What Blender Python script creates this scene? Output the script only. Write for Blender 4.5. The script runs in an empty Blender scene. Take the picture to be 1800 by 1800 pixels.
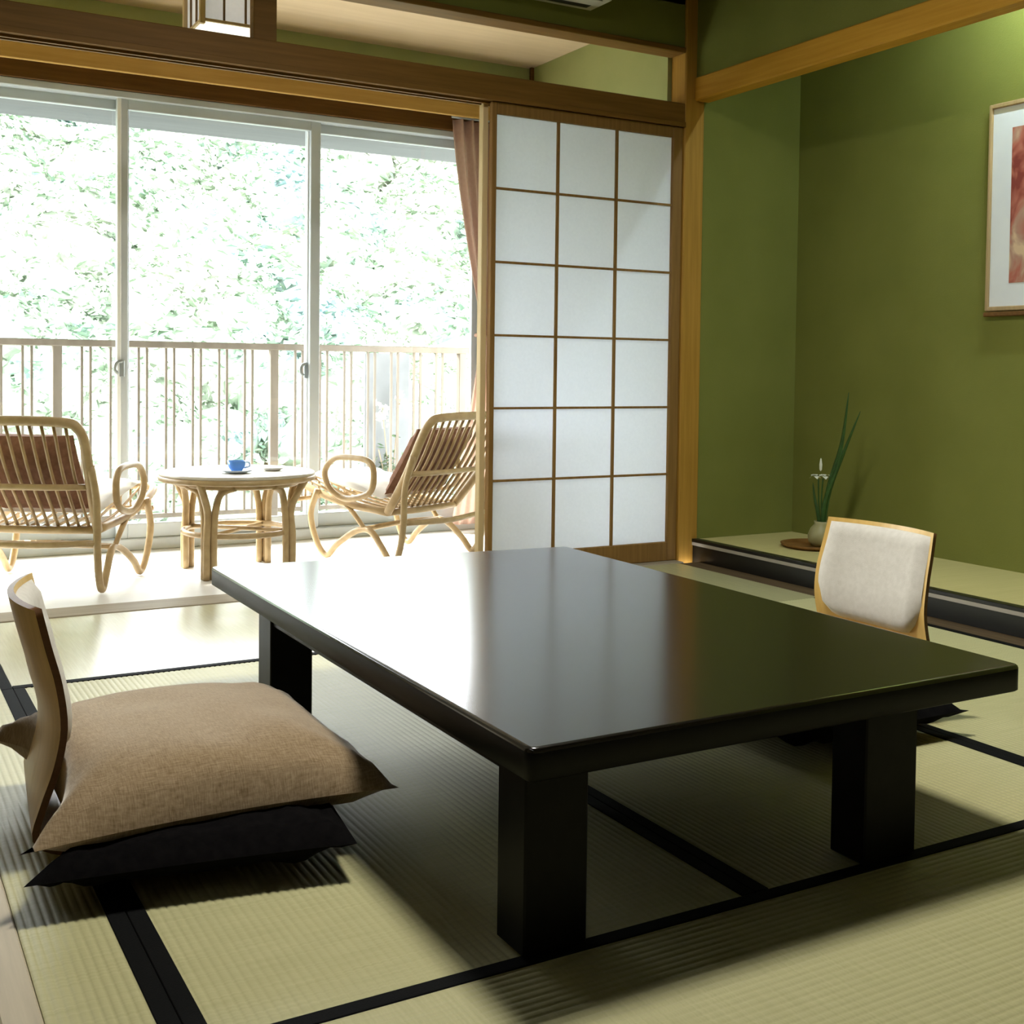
import bpy, math, random
from mathutils import Vector, Matrix, noise
random.seed(7)
SC = bpy.context.scene
COL = SC.collection
R = math.radians
PI = math.pi

# ------------------------------------------------------------------ render settings
SC.view_settings.view_transform = 'Standard'
SC.view_settings.look = 'None'
SC.view_settings.gamma = 1
SC.view_settings.exposure = 0.22
SC.view_settings.use_curve_mapping = False
try:
    SC.render.engine = 'CYCLES'
    SC.cycles.use_denoising = True
    SC.cycles.max_bounces = 10
    SC.cycles.diffuse_bounces = 5
    SC.cycles.transparent_max_bounces = 12
    SC.cycles.sample_clamp_indirect = 6.0
    SC.cycles.caustics_reflective = False
    SC.cycles.caustics_refractive = False
except Exception:
    pass

# ------------------------------------------------------------------ materials
def new_mat(name):
    m = bpy.data.materials.new(name); m.use_nodes = True
    nt = m.node_tree
    b = next(n for n in nt.nodes if n.type == 'BSDF_PRINCIPLED')
    return m, nt, b

def spec(b, v):
    for k in ('Specular IOR Level', 'Specular'):
        if k in b.inputs: b.inputs[k].default_value = v; return

def N(nt, t, **kw):
    n = nt.nodes.new(t)
    for k, v in kw.items():
        if hasattr(n, k): setattr(n, k, v)
        else: n.inputs[k].default_value = v
    return n

def mat(name, c1, c2=None, rough=.6, sp=.5, scale=(8, 8, 8), detail=4, bump=0., bscale=None, metallic=0., nscale=1.):
    """two-tone noise material in object space"""
    m, nt, b = new_mat(name)
    b.inputs['Roughness'].default_value = rough
    b.inputs['Metallic'].default_value = metallic
    spec(b, sp)
    c2 = c2 or c1
    tc = N(nt, 'ShaderNodeTexCoord'); mp = N(nt, 'ShaderNodeMapping'); mp.inputs['Scale'].default_value = scale
    nt.links.new(tc.outputs['Object'], mp.inputs['Vector'])
    nz = N(nt, 'ShaderNodeTexNoise'); nz.inputs['Scale'].default_value = nscale; nz.inputs['Detail'].default_value = detail
    nt.links.new(mp.outputs['Vector'], nz.inputs['Vector'])
    cr = N(nt, 'ShaderNodeValToRGB')
    cr.color_ramp.elements[0].position = .3; cr.color_ramp.elements[0].color = (*c1, 1)
    cr.color_ramp.elements[1].position = .7; cr.color_ramp.elements[1].color = (*c2, 1)
    nt.links.new(nz.outputs['Fac'], cr.inputs['Fac'])
    nt.links.new(cr.outputs['Color'], b.inputs['Base Color'])
    if bump:
        n2 = N(nt, 'ShaderNodeTexNoise'); n2.inputs['Detail'].default_value = 3
        mp2 = N(nt, 'ShaderNodeMapping'); mp2.inputs['Scale'].default_value = bscale or scale
        nt.links.new(tc.outputs['Object'], mp2.inputs['Vector']); nt.links.new(mp2.outputs['Vector'], n2.inputs['Vector'])
        n2.inputs['Scale'].default_value = 1.
        bp = N(nt, 'ShaderNodeBump'); bp.inputs['Strength'].default_value = bump; bp.inputs['Distance'].default_value = .002
        nt.links.new(n2.outputs['Fac'], bp.inputs['Height']); nt.links.new(bp.outputs['Normal'], b.inputs['Normal'])
    return m

def wood(name, c1, c2, axis, rough=.58, sp=.2):
    s = [60, 60, 60]; s[axis] = 3
    return mat(name, c1, c2, rough, sp, tuple(s), 5, .12, tuple(s))

M = {}
M['wall'] = mat('olive plaster', (.174, .186, .042), (.204, .214, .052), .9, .15, (3, 3, 3), 5, .5, (260, 260, 260))
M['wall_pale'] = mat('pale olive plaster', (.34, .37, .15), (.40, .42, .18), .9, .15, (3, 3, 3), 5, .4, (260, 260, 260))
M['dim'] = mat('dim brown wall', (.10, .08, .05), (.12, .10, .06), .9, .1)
M['ceil'] = mat('beige ceiling board', (.70, .53, .34), (.76, .59, .39), .8, .2, (2, 30, 10), 4)
M['woodX'] = wood('brown timber along the lintel', (.15, .075, .014), (.21, .105, .022), 0)
M['woodY'] = wood('amber timber along the alcove', (.50, .25, .024), (.60, .32, .04), 1)
M['woodZ'] = wood('amber timber post', (.36, .19, .03), (.46, .25, .045), 2)
M['dwoodX'] = wood('dark brown timber', (.11, .050, .012), (.17, .08, .02), 0)
M['borderwood'] = wood('dark border timber', (.07, .045, .022), (.12, .08, .04), 1, .7, .15)
M['shojiwood'] = wood('shoji timber', (.20, .105, .03), (.27, .15, .045), 2)
M['litwood'] = wood('window-lit timber edge', (.55, .42, .22), (.62, .48, .27), 2)  # shoji timber with the window light put into its colour
M['sill'] = wood('worn sill timber', (.30, .25, .18), (.38, .32, .23), 0)
M['leftsill'] = wood('pale threshold timber', (.42, .36, .26), (.52, .45, .32), 1)
M['valance'] = wood('golden valance timber', (.42, .24, .06), (.50, .30, .085), 0)
M['sunfloor'] = mat('pale sunroom floor', (.74, .73, .70), (.79, .78, .75), .45, .4, (4, 40, 4), 4)
M['heri'] = mat('black cloth border', (.0025, .003, .003), (.005, .005, .005), .85, .1, (300, 300, 300), 2, .3, (500, 500, 500))
M['lacquer'] = mat('black lacquer', (.004, .004, .004), (.007, .007, .006), .28, .5, (10, 10, 10), 2)
M['lacqline'] = mat('pale groove line', (.33, .30, .25), (.40, .36, .30), .5, .3)
M['alcovefloor'] = mat('alcove rush matting', (.50, .44, .18), (.57, .50, .22), .65, .3, (4, 300, 4), 3, .2, (20, 700, 20))
M['alu'] = mat('pale aluminium', (.47, .51, .53), (.51, .55, .57), .4, .5)
M['aluw'] = mat('white aluminium edge', (.80, .81, .80), None, .4, .5)
M['lock'] = mat('grey lock metal', (.32, .35, .35), None, .35, .5, metallic=.3)
M['rail'] = mat('weathered brown railing', (.15, .122, .09), (.19, .157, .12), .6, .3, (20, 20, 4), 3)
M['concrete'] = mat('pale concrete', (.50, .51, .50), (.56, .57, .55), .9, .2, (3, 3, 3), 5)
M['greypanel'] = mat('pale grey board', (.20, .21, .22), (.25, .26, .27), .8, .2, (8, 8, 8), 4)
M['rattan'] = mat('golden rattan', (.41, .285, .14), (.51, .375, .20), .42, .45, (25, 25, 25), 4, .2, (60, 60, 60))
M['rattand'] = mat('brown rattan', (.35, .23, .11), (.44, .31, .155), .42, .45, (25, 25, 25), 4, .2, (60, 60, 60))
M['glasstop'] = mat('pale table surface', (.62, .58, .50), (.68, .64, .56), .25, .5)
M['browncloth'] = mat('brown cushion cloth', (.17, .088, .055), (.24, .128, .085), .9, .1, (40, 40, 40), 3, .3, (400, 400, 400))
M['whitecloth'] = mat('off white seat cloth', (.70, .68, .62), (.76, .73, .67), .9, .1, (20, 20, 20), 3, .2, (200, 200, 200))
M['curtain'] = mat('dusty brown curtain cloth', (.40, .24, .18), (.47, .29, .22), .9, .1, (120, 120, 10), 3)
def thin_cloth():
    m, nt, b = new_mat('thin dusty brown curtain cloth')
    nt.nodes.remove(b)
    out = next(n for n in nt.nodes if n.type == 'OUTPUT_MATERIAL')
    d = N(nt, 'ShaderNodeBsdfDiffuse'); t = N(nt, 'ShaderNodeBsdfTranslucent'); mx = N(nt, 'ShaderNodeMixShader')
    tc = N(nt, 'ShaderNodeTexCoord'); nz = N(nt, 'ShaderNodeTexNoise'); nz.inputs['Scale'].default_value = 60
    nt.links.new(tc.outputs['Object'], nz.inputs['Vector'])
    cr = N(nt, 'ShaderNodeValToRGB')
    cr.color_ramp.elements[0].color = (.46, .30, .23, 1); cr.color_ramp.elements[1].color = (.54, .37, .29, 1)
    nt.links.new(nz.outputs['Fac'], cr.inputs['Fac'])
    nt.links.new(cr.outputs['Color'], d.inputs['Color']); nt.links.new(cr.outputs['Color'], t.inputs['Color'])
    mx.inputs[0].default_value = .4
    nt.links.new(d.outputs[0], mx.inputs[1]); nt.links.new(t.outputs[0], mx.inputs[2]); nt.links.new(mx.outputs[0], out.inputs[0])
    return m
M['curtain'] = thin_cloth()
M['blue'] = mat('blue glaze', (.10, .30, .80), (.14, .36, .88), .2, .5)
M['bluepale'] = mat('pale blue glaze', (.55, .66, .80), (.62, .72, .85), .2, .5)
M['whiteglaze'] = mat('white glaze', (.78, .78, .76), None, .2, .5)
M['tray'] = wood('brown tray', (.17, .08, .02), (.25, .12, .03), 0)
M['vase'] = mat('grey green glaze', (.30, .28, .13), (.36, .33, .17), .4, .4)
M['leaf'] = mat('dark iris leaf', (.025, .075, .012), (.04, .11, .02), .5, .4, (10, 10, 30))
M['petal'] = mat('white petal', (.72, .74, .62), (.80, .80, .70), .6, .2)
M['mat_board'] = mat('white mount board', (.72, .74, .77), (.76, .78, .80), .7, .2)
M['pframe'] = wood('thin beige frame', (.36, .25, .12), (.44, .31, .16), 2)
M['lampwood'] = wood('lantern timber', (.42, .31, .17), (.50, .38, .22), 2)
M['lampdark'] = wood('lantern slat', (.16, .10, .05), (.22, .14, .07), 2)
M['acwhite'] = mat('aged white plastic', (.48, .46, .36), (.54, .52, .42), .45, .4)
M['acdark'] = mat('dark vent slot', (.03, .03, .02), None, .6, .3)
M['ply'] = mat('bent plywood', (.58, .37, .10), (.68, .45, .14), .35, .45, (50, 50, 4), 4)
M['plyedge'] = mat('dark plywood edge', (.10, .045, .012), (.14, .06, .018), .5, .3, (40, 40, 200), 3)
M['pad'] = mat('grey white upholstery', (.54, .51, .45), (.60, .57, .51), .85, .15, (60, 60, 60), 3, .25, (500, 500, 500))
M['shadepad'] = mat('black shade pad cloth', (.0022, .002, .0022), (.005, .0045, .0045), .95, .04, (60, 60, 60), 3, .2, (300, 300, 300))  # near black: the shade under the cushions is put into this colour
M['soffit'] = mat('grey eave board', (.05, .054, .052), (.06, .065, .062), .8, .2, (2, 20, 2), 3)

def weave_cloth():
    m, nt, b = new_mat('tan woven cloth')
    b.inputs['Roughness'].default_value = .95; spec(b, .08)
    b.inputs['Sheen Weight'].default_value = .6; b.inputs['Sheen Roughness'].default_value = .45; b.inputs['Sheen Tint'].default_value = (1, .93, .84, 1)
    tc = N(nt, 'ShaderNodeTexCoord')
    outs = []
    for sc in ((420, 60, 60), (60, 420, 60)):
        mp = N(nt, 'ShaderNodeMapping'); mp.inputs['Scale'].default_value = sc
        nt.links.new(tc.outputs['Object'], mp.inputs['Vector'])
        nz = N(nt, 'ShaderNodeTexNoise'); nz.inputs['Scale'].default_value = 1; nz.inputs['Detail'].default_value = 2
        nt.links.new(mp.outputs['Vector'], nz.inputs['Vector']); outs.append(nz)
    ad = N(nt, 'ShaderNodeMath', operation='ADD')
    nt.links.new(outs[0].outputs['Fac'], ad.inputs[0]); nt.links.new(outs[1].outputs['Fac'], ad.inputs[1])
    cr = N(nt, 'ShaderNodeValToRGB')
    cr.color_ramp.elements[0].position = .75 / 2; cr.color_ramp.elements[0].color = (.185, .122, .060, 1)
    cr.color_ramp.elements[1].position = 1.; cr.color_ramp.elements[1].color = (.43, .325, .205, 1)
    hf = N(nt, 'ShaderNodeMath', operation='MULTIPLY'); hf.inputs[1].default_value = .62
    nt.links.new(ad.outputs[0], hf.inputs[0])
    nt.links.new(hf.outputs[0], cr.inputs['Fac']); nt.links.new(cr.outputs['Color'], b.inputs['Base Color'])
    bp = N(nt, 'ShaderNodeBump'); bp.inputs['Strength'].default_value = .5; bp.inputs['Distance'].default_value = .001
    nt.links.new(ad.outputs[0], bp.inputs['Height']); nt.links.new(bp.outputs['Normal'], b.inputs['Normal'])
    return m
M['tan'] = weave_cloth()

def rush(name, coat, crough):
    m, nt, b = new_mat(name)
    b.inputs['Roughness'].default_value = .55; spec(b, .3)
    b.inputs['Coat Weight'].default_value = coat; b.inputs['Coat Roughness'].default_value = crough
    tc = N(nt, 'ShaderNodeTexCoord')
    mp = N(nt, 'ShaderNodeMapping'); mp.inputs['Scale'].default_value = (8, 200, 5)
    nt.links.new(tc.outputs['Object'], mp.inputs['Vector'])
    nz = N(nt, 'ShaderNodeTexNoise'); nz.inputs['Scale'].default_value = 1; nz.inputs['Detail'].default_value = 3
    nt.links.new(mp.outputs['Vector'], nz.inputs['Vector'])
    cr = N(nt, 'ShaderNodeValToRGB')
    cr.color_ramp.elements[0].position = .3; cr.color_ramp.elements[0].color = (.41, .39, .20, 1)
    cr.color_ramp.elements[1].position = .75; cr.color_ramp.elements[1].color = (.48, .455, .245, 1)
    nt.links.new(nz.outputs['Fac'], cr.inputs['Fac']); nt.links.new(cr.outputs['Color'], b.inputs['Base Color'])
    return m
M['rush'] = rush('rush matting', .06, .4)
M['rush_glossy'] = rush('polished rush matting', 1.0, .24)

def table_black():
    m, nt, b = new_mat('dark stained lacquer table')
    tc = N(nt, 'ShaderNodeTexCoord')
    mp = N(nt, 'ShaderNodeMapping'); mp.inputs['Scale'].default_value = (120, 6, 30)
    nt.links.new(tc.outputs['Object'], mp.inputs['Vector'])
    nz = N(nt, 'ShaderNodeTexNoise'); nz.inputs['Scale'].default_value = 1; nz.inputs['Detail'].default_value = 5
    nt.links.new(mp.outputs['Vector'], nz.inputs['Vector'])
    cr = N(nt, 'ShaderNodeValToRGB')
    cr.color_ramp.elements[0].position = .3; cr.color_ramp.elements[0].color = (.004, .0035, .002, 1)
    cr.color_ramp.elements[1].position = .8; cr.color_ramp.elements[1].color = (.010, .008, .005, 1)
    nt.links.new(nz.outputs['Fac'], cr.inputs['Fac']); nt.links.new(cr.outputs['Color'], b.inputs['Base Color'])
    b.inputs['Roughness'].default_value = .17
    b.inputs['IOR'].default_value = 2.1
    return m
M['table'] = table_black()
M['tableside'] = mat('dark matte table timber', (.002, .0018, .0016), (.004, .0035, .003), .42, .13, (30, 30, 30), 3)

def paper():
    m, nt, b = new_mat('shoji paper')
    nt.nodes.remove(b)
    out = next(n for n in nt.nodes if n.type == 'OUTPUT_MATERIAL')
    d = N(nt, 'ShaderNodeBsdfDiffuse'); t = N(nt, 'ShaderNodeBsdfTranslucent'); mx = N(nt, 'ShaderNodeMixShader')
    tc = N(nt, 'ShaderNodeTexCoord'); nz = N(nt, 'ShaderNodeTexNoise'); nz.inputs['Scale'].default_value = 90; nz.inputs['Detail'].default_value = 4
    nt.links.new(tc.outputs['Object'], nz.inputs['Vector'])
    cr = N(nt, 'ShaderNodeValToRGB')
    cr.color_ramp.elements[0].color = (.77, .80, .86, 1); cr.color_ramp.elements[1].color = (.84, .87, .93, 1)
    nt.links.new(nz.outputs['Fac'], cr.inputs['Fac'])
    nt.links.new(cr.outputs['Color'], d.inputs['Color']); nt.links.new(cr.outputs['Color'], t.inputs['Color'])
    mx.inputs[0].default_value = .62
    nt.links.new(d.outputs[0], mx.inputs[1]); nt.links.new(t.outputs[0], mx.inputs[2]); nt.links.new(mx.outputs[0], out.inputs[0])
    return m
M['paper'] = paper()

def glass():
    m, nt, b = new_mat('window glass')
    nt.nodes.remove(b)
    out = next(n for n in nt.nodes if n.type == 'OUTPUT_MATERIAL')
    t = N(nt, 'ShaderNodeBsdfTransparent'); t.inputs['Color'].default_value = (.97, .98, .975, 1)
    g = N(nt, 'ShaderNodeBsdfGlossy'); g.inputs['Roughness'].default_value = .01
    lw = N(nt, 'ShaderNodeLayerWeight'); lw.inputs['Blend'].default_value = .5
    pw = N(nt, 'ShaderNodeMath', operation='POWER'); pw.inputs[1].default_value = 5
    fr = N(nt, 'ShaderNodeMath', operation='MULTIPLY_ADD'); fr.inputs[1].default_value = .9; fr.inputs[2].default_value = .035
    nt.links.new(lw.outputs['Facing'], pw.inputs[0]); nt.links.new(pw.outputs[0], fr.inputs[0])
    mx = N(nt, 'ShaderNodeMixShader')
    nt.links.new(fr.outputs[0], mx.inputs[0]); nt.links.new(t.outputs[0], mx.inputs[1]); nt.links.new(g.outputs[0], mx.inputs[2])
    nt.links.new(mx.outputs[0], out.inputs[0])
    return m
M['glass'] = glass()

def emit(name, col, s):
    m, nt, b = new_mat(name)
    b.inputs['Base Color'].default_value = (.8, .8, .78, 1)
    b.inputs['Emission Color'].default_value = (*col, 1); b.inputs['Emission Strength'].default_value = s
    return m

def foliage(name, c1, c2, c3, sc):
    m, nt, b = new_mat(name)
    b.inputs['Roughness'].default_value = .8; spec(b, .15)
    tc = N(nt, 'ShaderNodeTexCoord')
    nz = N(nt, 'ShaderNodeTexNoise'); nz.inputs['Scale'].default_value = sc; nz.inputs['Detail'].default_value = 6; nz.inputs['Roughness'].default_value = .65
    nt.links.new(tc.outputs['Object'], nz.inputs['Vector'])
    cr = N(nt, 'ShaderNodeValToRGB')
    e = cr.color_ramp.elements
    e[0].position = .34; e[0].color = (*c1, 1); e[1].position = .62; e[1].color = (*c3, 1)
    k = e.new(.46); k.color = (*c2, 1)
    nt.links.new(nz.outputs['Fac'], cr.inputs['Fac']); nt.links.new(cr.outputs['Color'], b.inputs['Base Color'])
    n2 = N(nt, 'ShaderNodeTexNoise'); n2.inputs['Scale'].default_value = sc * 5; n2.inputs['Detail'].default_value = 4
    nt.links.new(tc.outputs['Object'], n2.inputs['Vector'])
    bp = N(nt, 'ShaderNodeBump'); bp.inputs['Strength'].default_value = .9; bp.inputs['Distance'].default_value = .15
    nt.links.new(n2.outputs['Fac'], bp.inputs['Height']); nt.links.new(bp.outputs['Normal'], b.inputs['Normal'])
    return m
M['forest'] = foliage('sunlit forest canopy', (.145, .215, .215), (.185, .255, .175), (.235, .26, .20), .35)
M['shrub'] = foliage('sunlit shrub leaves', (.07, .14, .055), (.11, .16, .085), (.15, .17, .12), 3.)
M['hillground'] = foliage('sunlit slope', (.11, .11, .085), (.13, .13, .105), (.15, .14, .12), .5)
M['bark'] = mat('pale bark', (.34, .26, .18), (.42, .33, .24), .9, .1)

def artwork():
    m, nt, b = new_mat('red brown print')
    b.inputs['Roughness'].default_value = .7
    tc = N(nt, 'ShaderNodeTexCoord')
    mp = N(nt, 'ShaderNodeMapping'); mp.inputs['Scale'].default_value = (1, 9, 6)
    nt.links.new(tc.outputs['Object'], mp.inputs['Vector'])
    nz = N(nt, 'ShaderNodeTexNoise'); nz.inputs['Scale'].default_value = 1.2; nz.inputs['Detail'].default_value = 3; nz.inputs['Distortion'].default_value = .6
    nt.links.new(mp.outputs['Vector'], nz.inputs['Vector'])
    cr = N(nt, 'ShaderNodeValToRGB'); e = cr.color_ramp.elements
    e[0].position = .34; e[0].color = (.20, .03, .02, 1); e[1].position = .62; e[1].color = (.62, .44, .28, 1)
    k = e.new(.44); k.color = (.40, .12, .08, 1); k = e.new(.53); k.color = (.42, .25, .18, 1)
    nt.links.new(nz.outputs['Fac'], cr.inputs['Fac']); nt.links.new(cr.outputs['Color'], b.inputs['Base Color'])
    return m
M['art'] = artwork()

# ------------------------------------------------------------------ mesh helpers
class MB:
    def __init__(s): s.v = []; s.f = []; s.sm = []
    def add(s, vs, fs, smooth=False):
        o = len(s.v); s.v += [tuple(v) for v in vs]
        for f in fs: s.f.append(tuple(i + o for i in f)); s.sm.append(smooth)
        return s
    def box(s, x0, x1, y0, y1, z0, z1):
        vs = [(x, y, z) for z in (z0, z1) for y in (y0, y1) for x in (x0, x1)]
        return s.add(vs, [(0, 2, 3, 1), (4, 5, 7, 6), (0, 1, 5, 4), (2, 6, 7, 3), (0, 4, 6, 2), (1, 3, 7, 5)])
    def bbox(s, x0, x1, y0, y1, z0, z1, b=.004):
        """box with chamfered edges"""
        bb = min(b, (x1-x0)/2.1, (y1-y0)/2.1, (z1-z0)/2.1)
        vs = []; idx = {}
        for sx in (0, 1):
            for sy in (0, 1):
                for sz in (0, 1):
                    X = (x0, x1)[sx]; Y = (y0, y1)[sy]; Z = (z0, z1)[sz]
                    dx = bb * (1, -1)[sx]; dy = bb * (1, -1)[sy]; dz = bb * (1, -1)[sz]
                    for a, p in (('x', (X, Y+dy, Z+dz)), ('y', (X+dx, Y, Z+dz)), ('z', (X+dx, Y+dy, Z))):
                        idx[(sx, sy, sz, a)] = len(vs); vs.append(p)
        fs = []
        g = lambda sx, sy, sz, a: idx[(sx, sy, sz, a)]
        for q in (0, 1):
            fs.append([g(q, 0, 0, 'x'), g(q, 1, 0, 'x'), g(q, 1, 1, 'x'), g(q, 0, 1, 'x')])
            fs.append([g(0, q, 0, 'y'), g(0, q, 1, 'y'), g(1, q, 1, 'y'), g(1, q, 0, 'y')])
            fs.append([g(0, 0, q, 'z'), g(1, 0, q, 'z'), g(1, 1, q, 'z'), g(0, 1, q, 'z')])
        for a in (0, 1):
            for c in (0, 1):
                fs.append([g(a, c, 0, 'x'), g(a, c, 1, 'x'), g(a, c, 1, 'y'), g(a, c, 0, 'y')])
                fs.append([g(a, 0, c, 'x'), g(a, 1, c, 'x'), g(a, 1, c, 'z'), g(a, 0, c, 'z')])
                fs.append([g(0, a, c, 'y'), g(1, a, c, 'y'), g(1, a, c, 'z'), g(0, a, c, 'z')])
        for sx in (0, 1):
            for sy in (0, 1):
                for sz in (0, 1):
                    fs.append([g(sx, sy, sz, 'x'), g(sx, sy, sz, 'y'), g(sx, sy, sz, 'z')])
        c = Vector(((x0+x1)/2, (y0+y1)/2, (z0+z1)/2))
        out = []
        for f in fs:
            p = [Vector(vs[i]) for i in f]
            n = (p[1]-p[0]).cross(p[2]-p[0])
            m = sum(p, Vector())/len(p) - c
            out.append(f if n.dot(m) > 0 else f[::-1])
        return s.add(vs, out)
    def prism(s, poly, z0, z1, smooth=False):
        n = len(poly)
        vs = [(x, y, z0) for x, y in poly] + [(x, y, z1) for x, y in poly]
        fs = [tuple(range(n))[::-1], tuple(range(n, 2*n))] + [(i, (i+1) % n, n+(i+1) % n, n+i) for i in range(n)]
        return s.add(vs, fs, smooth)
    def tube(s, pts, r, n=8, closed=False, sub=5, flat=1., smooth_path=True):
        P = [Vector(p) for p in pts]
        rr = r if isinstance(r, (list, tuple)) else [r]*len(P)
        if smooth_path and len(P) > 2:
            Q = []; q = []
            m = len(P); rng = range(m if closed else m-1)
            for i in rng:
                p0 = P[(i-1) % m] if closed or i > 0 else P[0]*2-P[1]
                p1 = P[i]; p2 = P[(i+1) % m]
                p3 = P[(i+2) % m] if closed or i+2 < m else P[-1]*2-P[-2]
                for k in range(sub):
                    t = k/sub
                    Q.append(.5*((2*p1)+(-p0+p2)*t+(2*p0-5*p1+4*p2-p3)*t*t+(-p0+3*p1-3*p2+p3)*t**3))
                    q.append(rr[i]*(1-t)+rr[(i+1) % m]*t)
            if not closed: Q.append(P[-1]); q.append(rr[-1])
            P, rr = Q, q
        m = len(P); vs = []; up = None
        for i in range(m):
            a = P[(i-1) % m] if closed or i > 0 else P[i]
            b = P[(i+1) % m] if closed or i < m-1 else P[i]
            t = (b-a).normalized()
            if up is None:
                up = t.orthogonal().normalized()
            up = (up - t*up.dot(t))
            up = up.normalized() if up.length > 1e-6 else t.orthogonal().normalized()
            w = t.cross(up)
            for k in range(n):
                an = 2*PI*k/n
                vs.append(P[i] + up*math.cos(an)*rr[i] + w*math.sin(an)*rr[i]*flat)
        fs = []
        for i in range(m if closed else m-1):
            j = (i+1) % m
            for k in range(n):
                fs.append((i*n+k, i*n+(k+1) % n, j*n+(k+1) % n, j*n+k))
        if not closed:
            fs.append(tuple(range(n))[::-1]); fs.append(tuple(range((m-1)*n, m*n)))
        return s.add(vs, fs, True)
    def lathe(s, prof, cx=0, cy=0, n=28):
        vs = []; fs = []
        for r, z in prof:
            for k in range(n):
                a = 2*PI*k/n; vs.append((cx+r*math.cos(a), cy+r*math.sin(a), z))
        for i in range(len(prof)-1):
            for k in range(n):
                fs.append((i*n+k, i*n+(k+1) % n, (i+1)*n+(k+1) % n, (i+1)*n+k))
        if prof[0][0] > 1e-4: fs.append(tuple(range(n))[::-1])
        if prof[-1][0] > 1e-4: fs.append(tuple(range((len(prof)-1)*n, len(prof)*n)))
        return s.add(vs, fs, True)
    def grid(s, fn, nu, nv, smooth=True):
        vs = [fn(i/nu, j/nv) for j in range(nv+1) for i in range(nu+1)]
        fs = [(j*(nu+1)+i, j*(nu+1)+i+1, (j+1)*(nu+1)+i+1, (j+1)*(nu+1)+i) for j in range(nv) for i in range(nu)]
        return s.add(vs, fs, smooth)
    def build(s, name, m, parent=None, loc=None):
        me = bpy.data.meshes.new(name)
        me.from_pydata(s.v, [], s.f); me.update()
        me.polygons.foreach_set('use_smooth', s.sm)
        ms = m if isinstance(m, (list, tuple)) else [m]
        for x in ms: me.materials.append(x)
        o = bpy.data.objects.new(name, me); COL.objects.link(o)
        if loc: o.location = loc
        if parent: o.parent = parent
        return o

def tag(o, label, cat, group=None, kind=None):
    o['label'] = label; o['category'] = cat
    if group: o['group'] = group
    if kind: o['kind'] = kind
    return o
def thing(name, label, cat, loc=(0, 0, 0), rz=0., group=None):
    o = bpy.data.objects.new(name, None); COL.objects.link(o)
    o.empty_display_size = .1
    o.location = loc; o.rotation_euler = (0, 0, rz)
    return tag(o, label, cat, group)
def struct(o, label=None, cat=None):
    o['kind'] = 'structure'
    if label: o['label'] = label
    if cat: o['category'] = cat
    return o
def copy_tree(o, parent=None):
    c = o.copy(); COL.objects.link(c)
    if parent: c.parent = parent
    for ch in list(o.children): copy_tree(ch, c)
    return c
def subdivide(o, lv=2):
    md = o.modifiers.new('smooth', 'SUBSURF'); md.levels = lv; md.render_levels = lv
def roundrect(hw, hh, r, n=5):
    p = []
    for cx, cy, a0 in ((hw-r, hh-r, 0), (-hw+r, hh-r, 90), (-hw+r, -hh+r, 180), (hw-r, -hh+r, 270)):
        for k in range(n+1):
            a = R(a0+90*k/n); p.append((cx+r*math.cos(a), cy+r*math.sin(a)))
    return p

# ------------------------------------------------------------------ camera
def make_camera():
    yaw, pit, rol, f, py = R(-29.4839), R(1.8573), R(.6983), 2066.85, 716.083
    fw = Vector((-math.sin(yaw)*math.cos(pit), math.cos(yaw)*math.cos(pit), -math.sin(pit)))
    rt = Vector((math.cos(yaw), math.sin(yaw), 0)); up = rt.cross(fw)
    r2 = rt*math.cos(rol)+up*math.sin(rol); u2 = -rt*math.sin(rol)+up*math.cos(rol)
    cam = bpy.data.cameras.new('camera'); o = bpy.data.objects.new('camera', cam); COL.objects.link(o)
    cam.sensor_fit = 'HORIZONTAL'; cam.sensor_width = 36; cam.lens = f/1800*36
    cam.shift_y = -(900-py)/1800
    cam.clip_start = .02; cam.clip_end = 300
    m = Matrix((( r2.x, u2.x, -fw.x, -3.3431), (r2.y, u2.y, -fw.y, -4.3472), (r2.z, u2.z, -fw.z, .8785), (0, 0, 0, 1)))
    o.matrix_world = m
    SC.camera = o
make_camera()

# ================================================================== SETTING
CH = 2.72        # main ceiling
KB, KT, UB = 1.9975, 2.1019, 2.332
TX = .084        # alcove front plane
TD = .709        # alcove back wall
WY = 1.36        # window wall
SCZ = 2.55       # sunroom ceiling
BK = -5.6        # wall behind the camera
LX = -4.4        # far left wall

struct(MB().box(LX-.1, TX, BK, -.06, -.12, -.032).build('floor', M['leftsill']), 'floor base under the tatami mats', 'floor')
struct(MB().box(-4.2, .02, .10, WY+.02, -.12, 0.).build('floor_sunroom', M['sunfloor']), 'pale bright floor of the sunroom by the windows', 'floor')
struct(MB().box(-4.3, .9, BK-.1, 0, CH, CH+.1).build('ceiling', M['dim']), 'main room ceiling', 'ceiling')
struct(MB().box(-4.3, .12, 0., WY+.12, SCZ, SCZ+.1).build('ceiling_sunroom', M['ceil']), 'beige boarded sunroom ceiling', 'ceiling')
# upper wall above the transom
struct(MB().box(-4.3, 0.0, 0.0, .09, UB+.02, CH).build('wall_transom', M['wall']), 'dark green upper wall above the open transom', 'wall')
struct(MB().bbox(-4.3, 0.0, -.012, .10, UB, UB+.024, .003).build('trim_1', M['woodX']), 'thin brown rail along the top of the transom', 'trim')
# lintel with grooves
k = MB().bbox(-4.3, -.001, -.015, .105, KB, KT, .004)
k.bbox(-4.3, -.001, -.022, -.0145, KB-.004, KB+.018, .002)
for y in (.022, .058): k.box(-4.3, -.001, y, y+.012, KB-.010, KB+.0005)
struct(k.build('trim_2', M['woodX']), 'brown timber lintel above the shoji opening', 'lintel')
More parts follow.
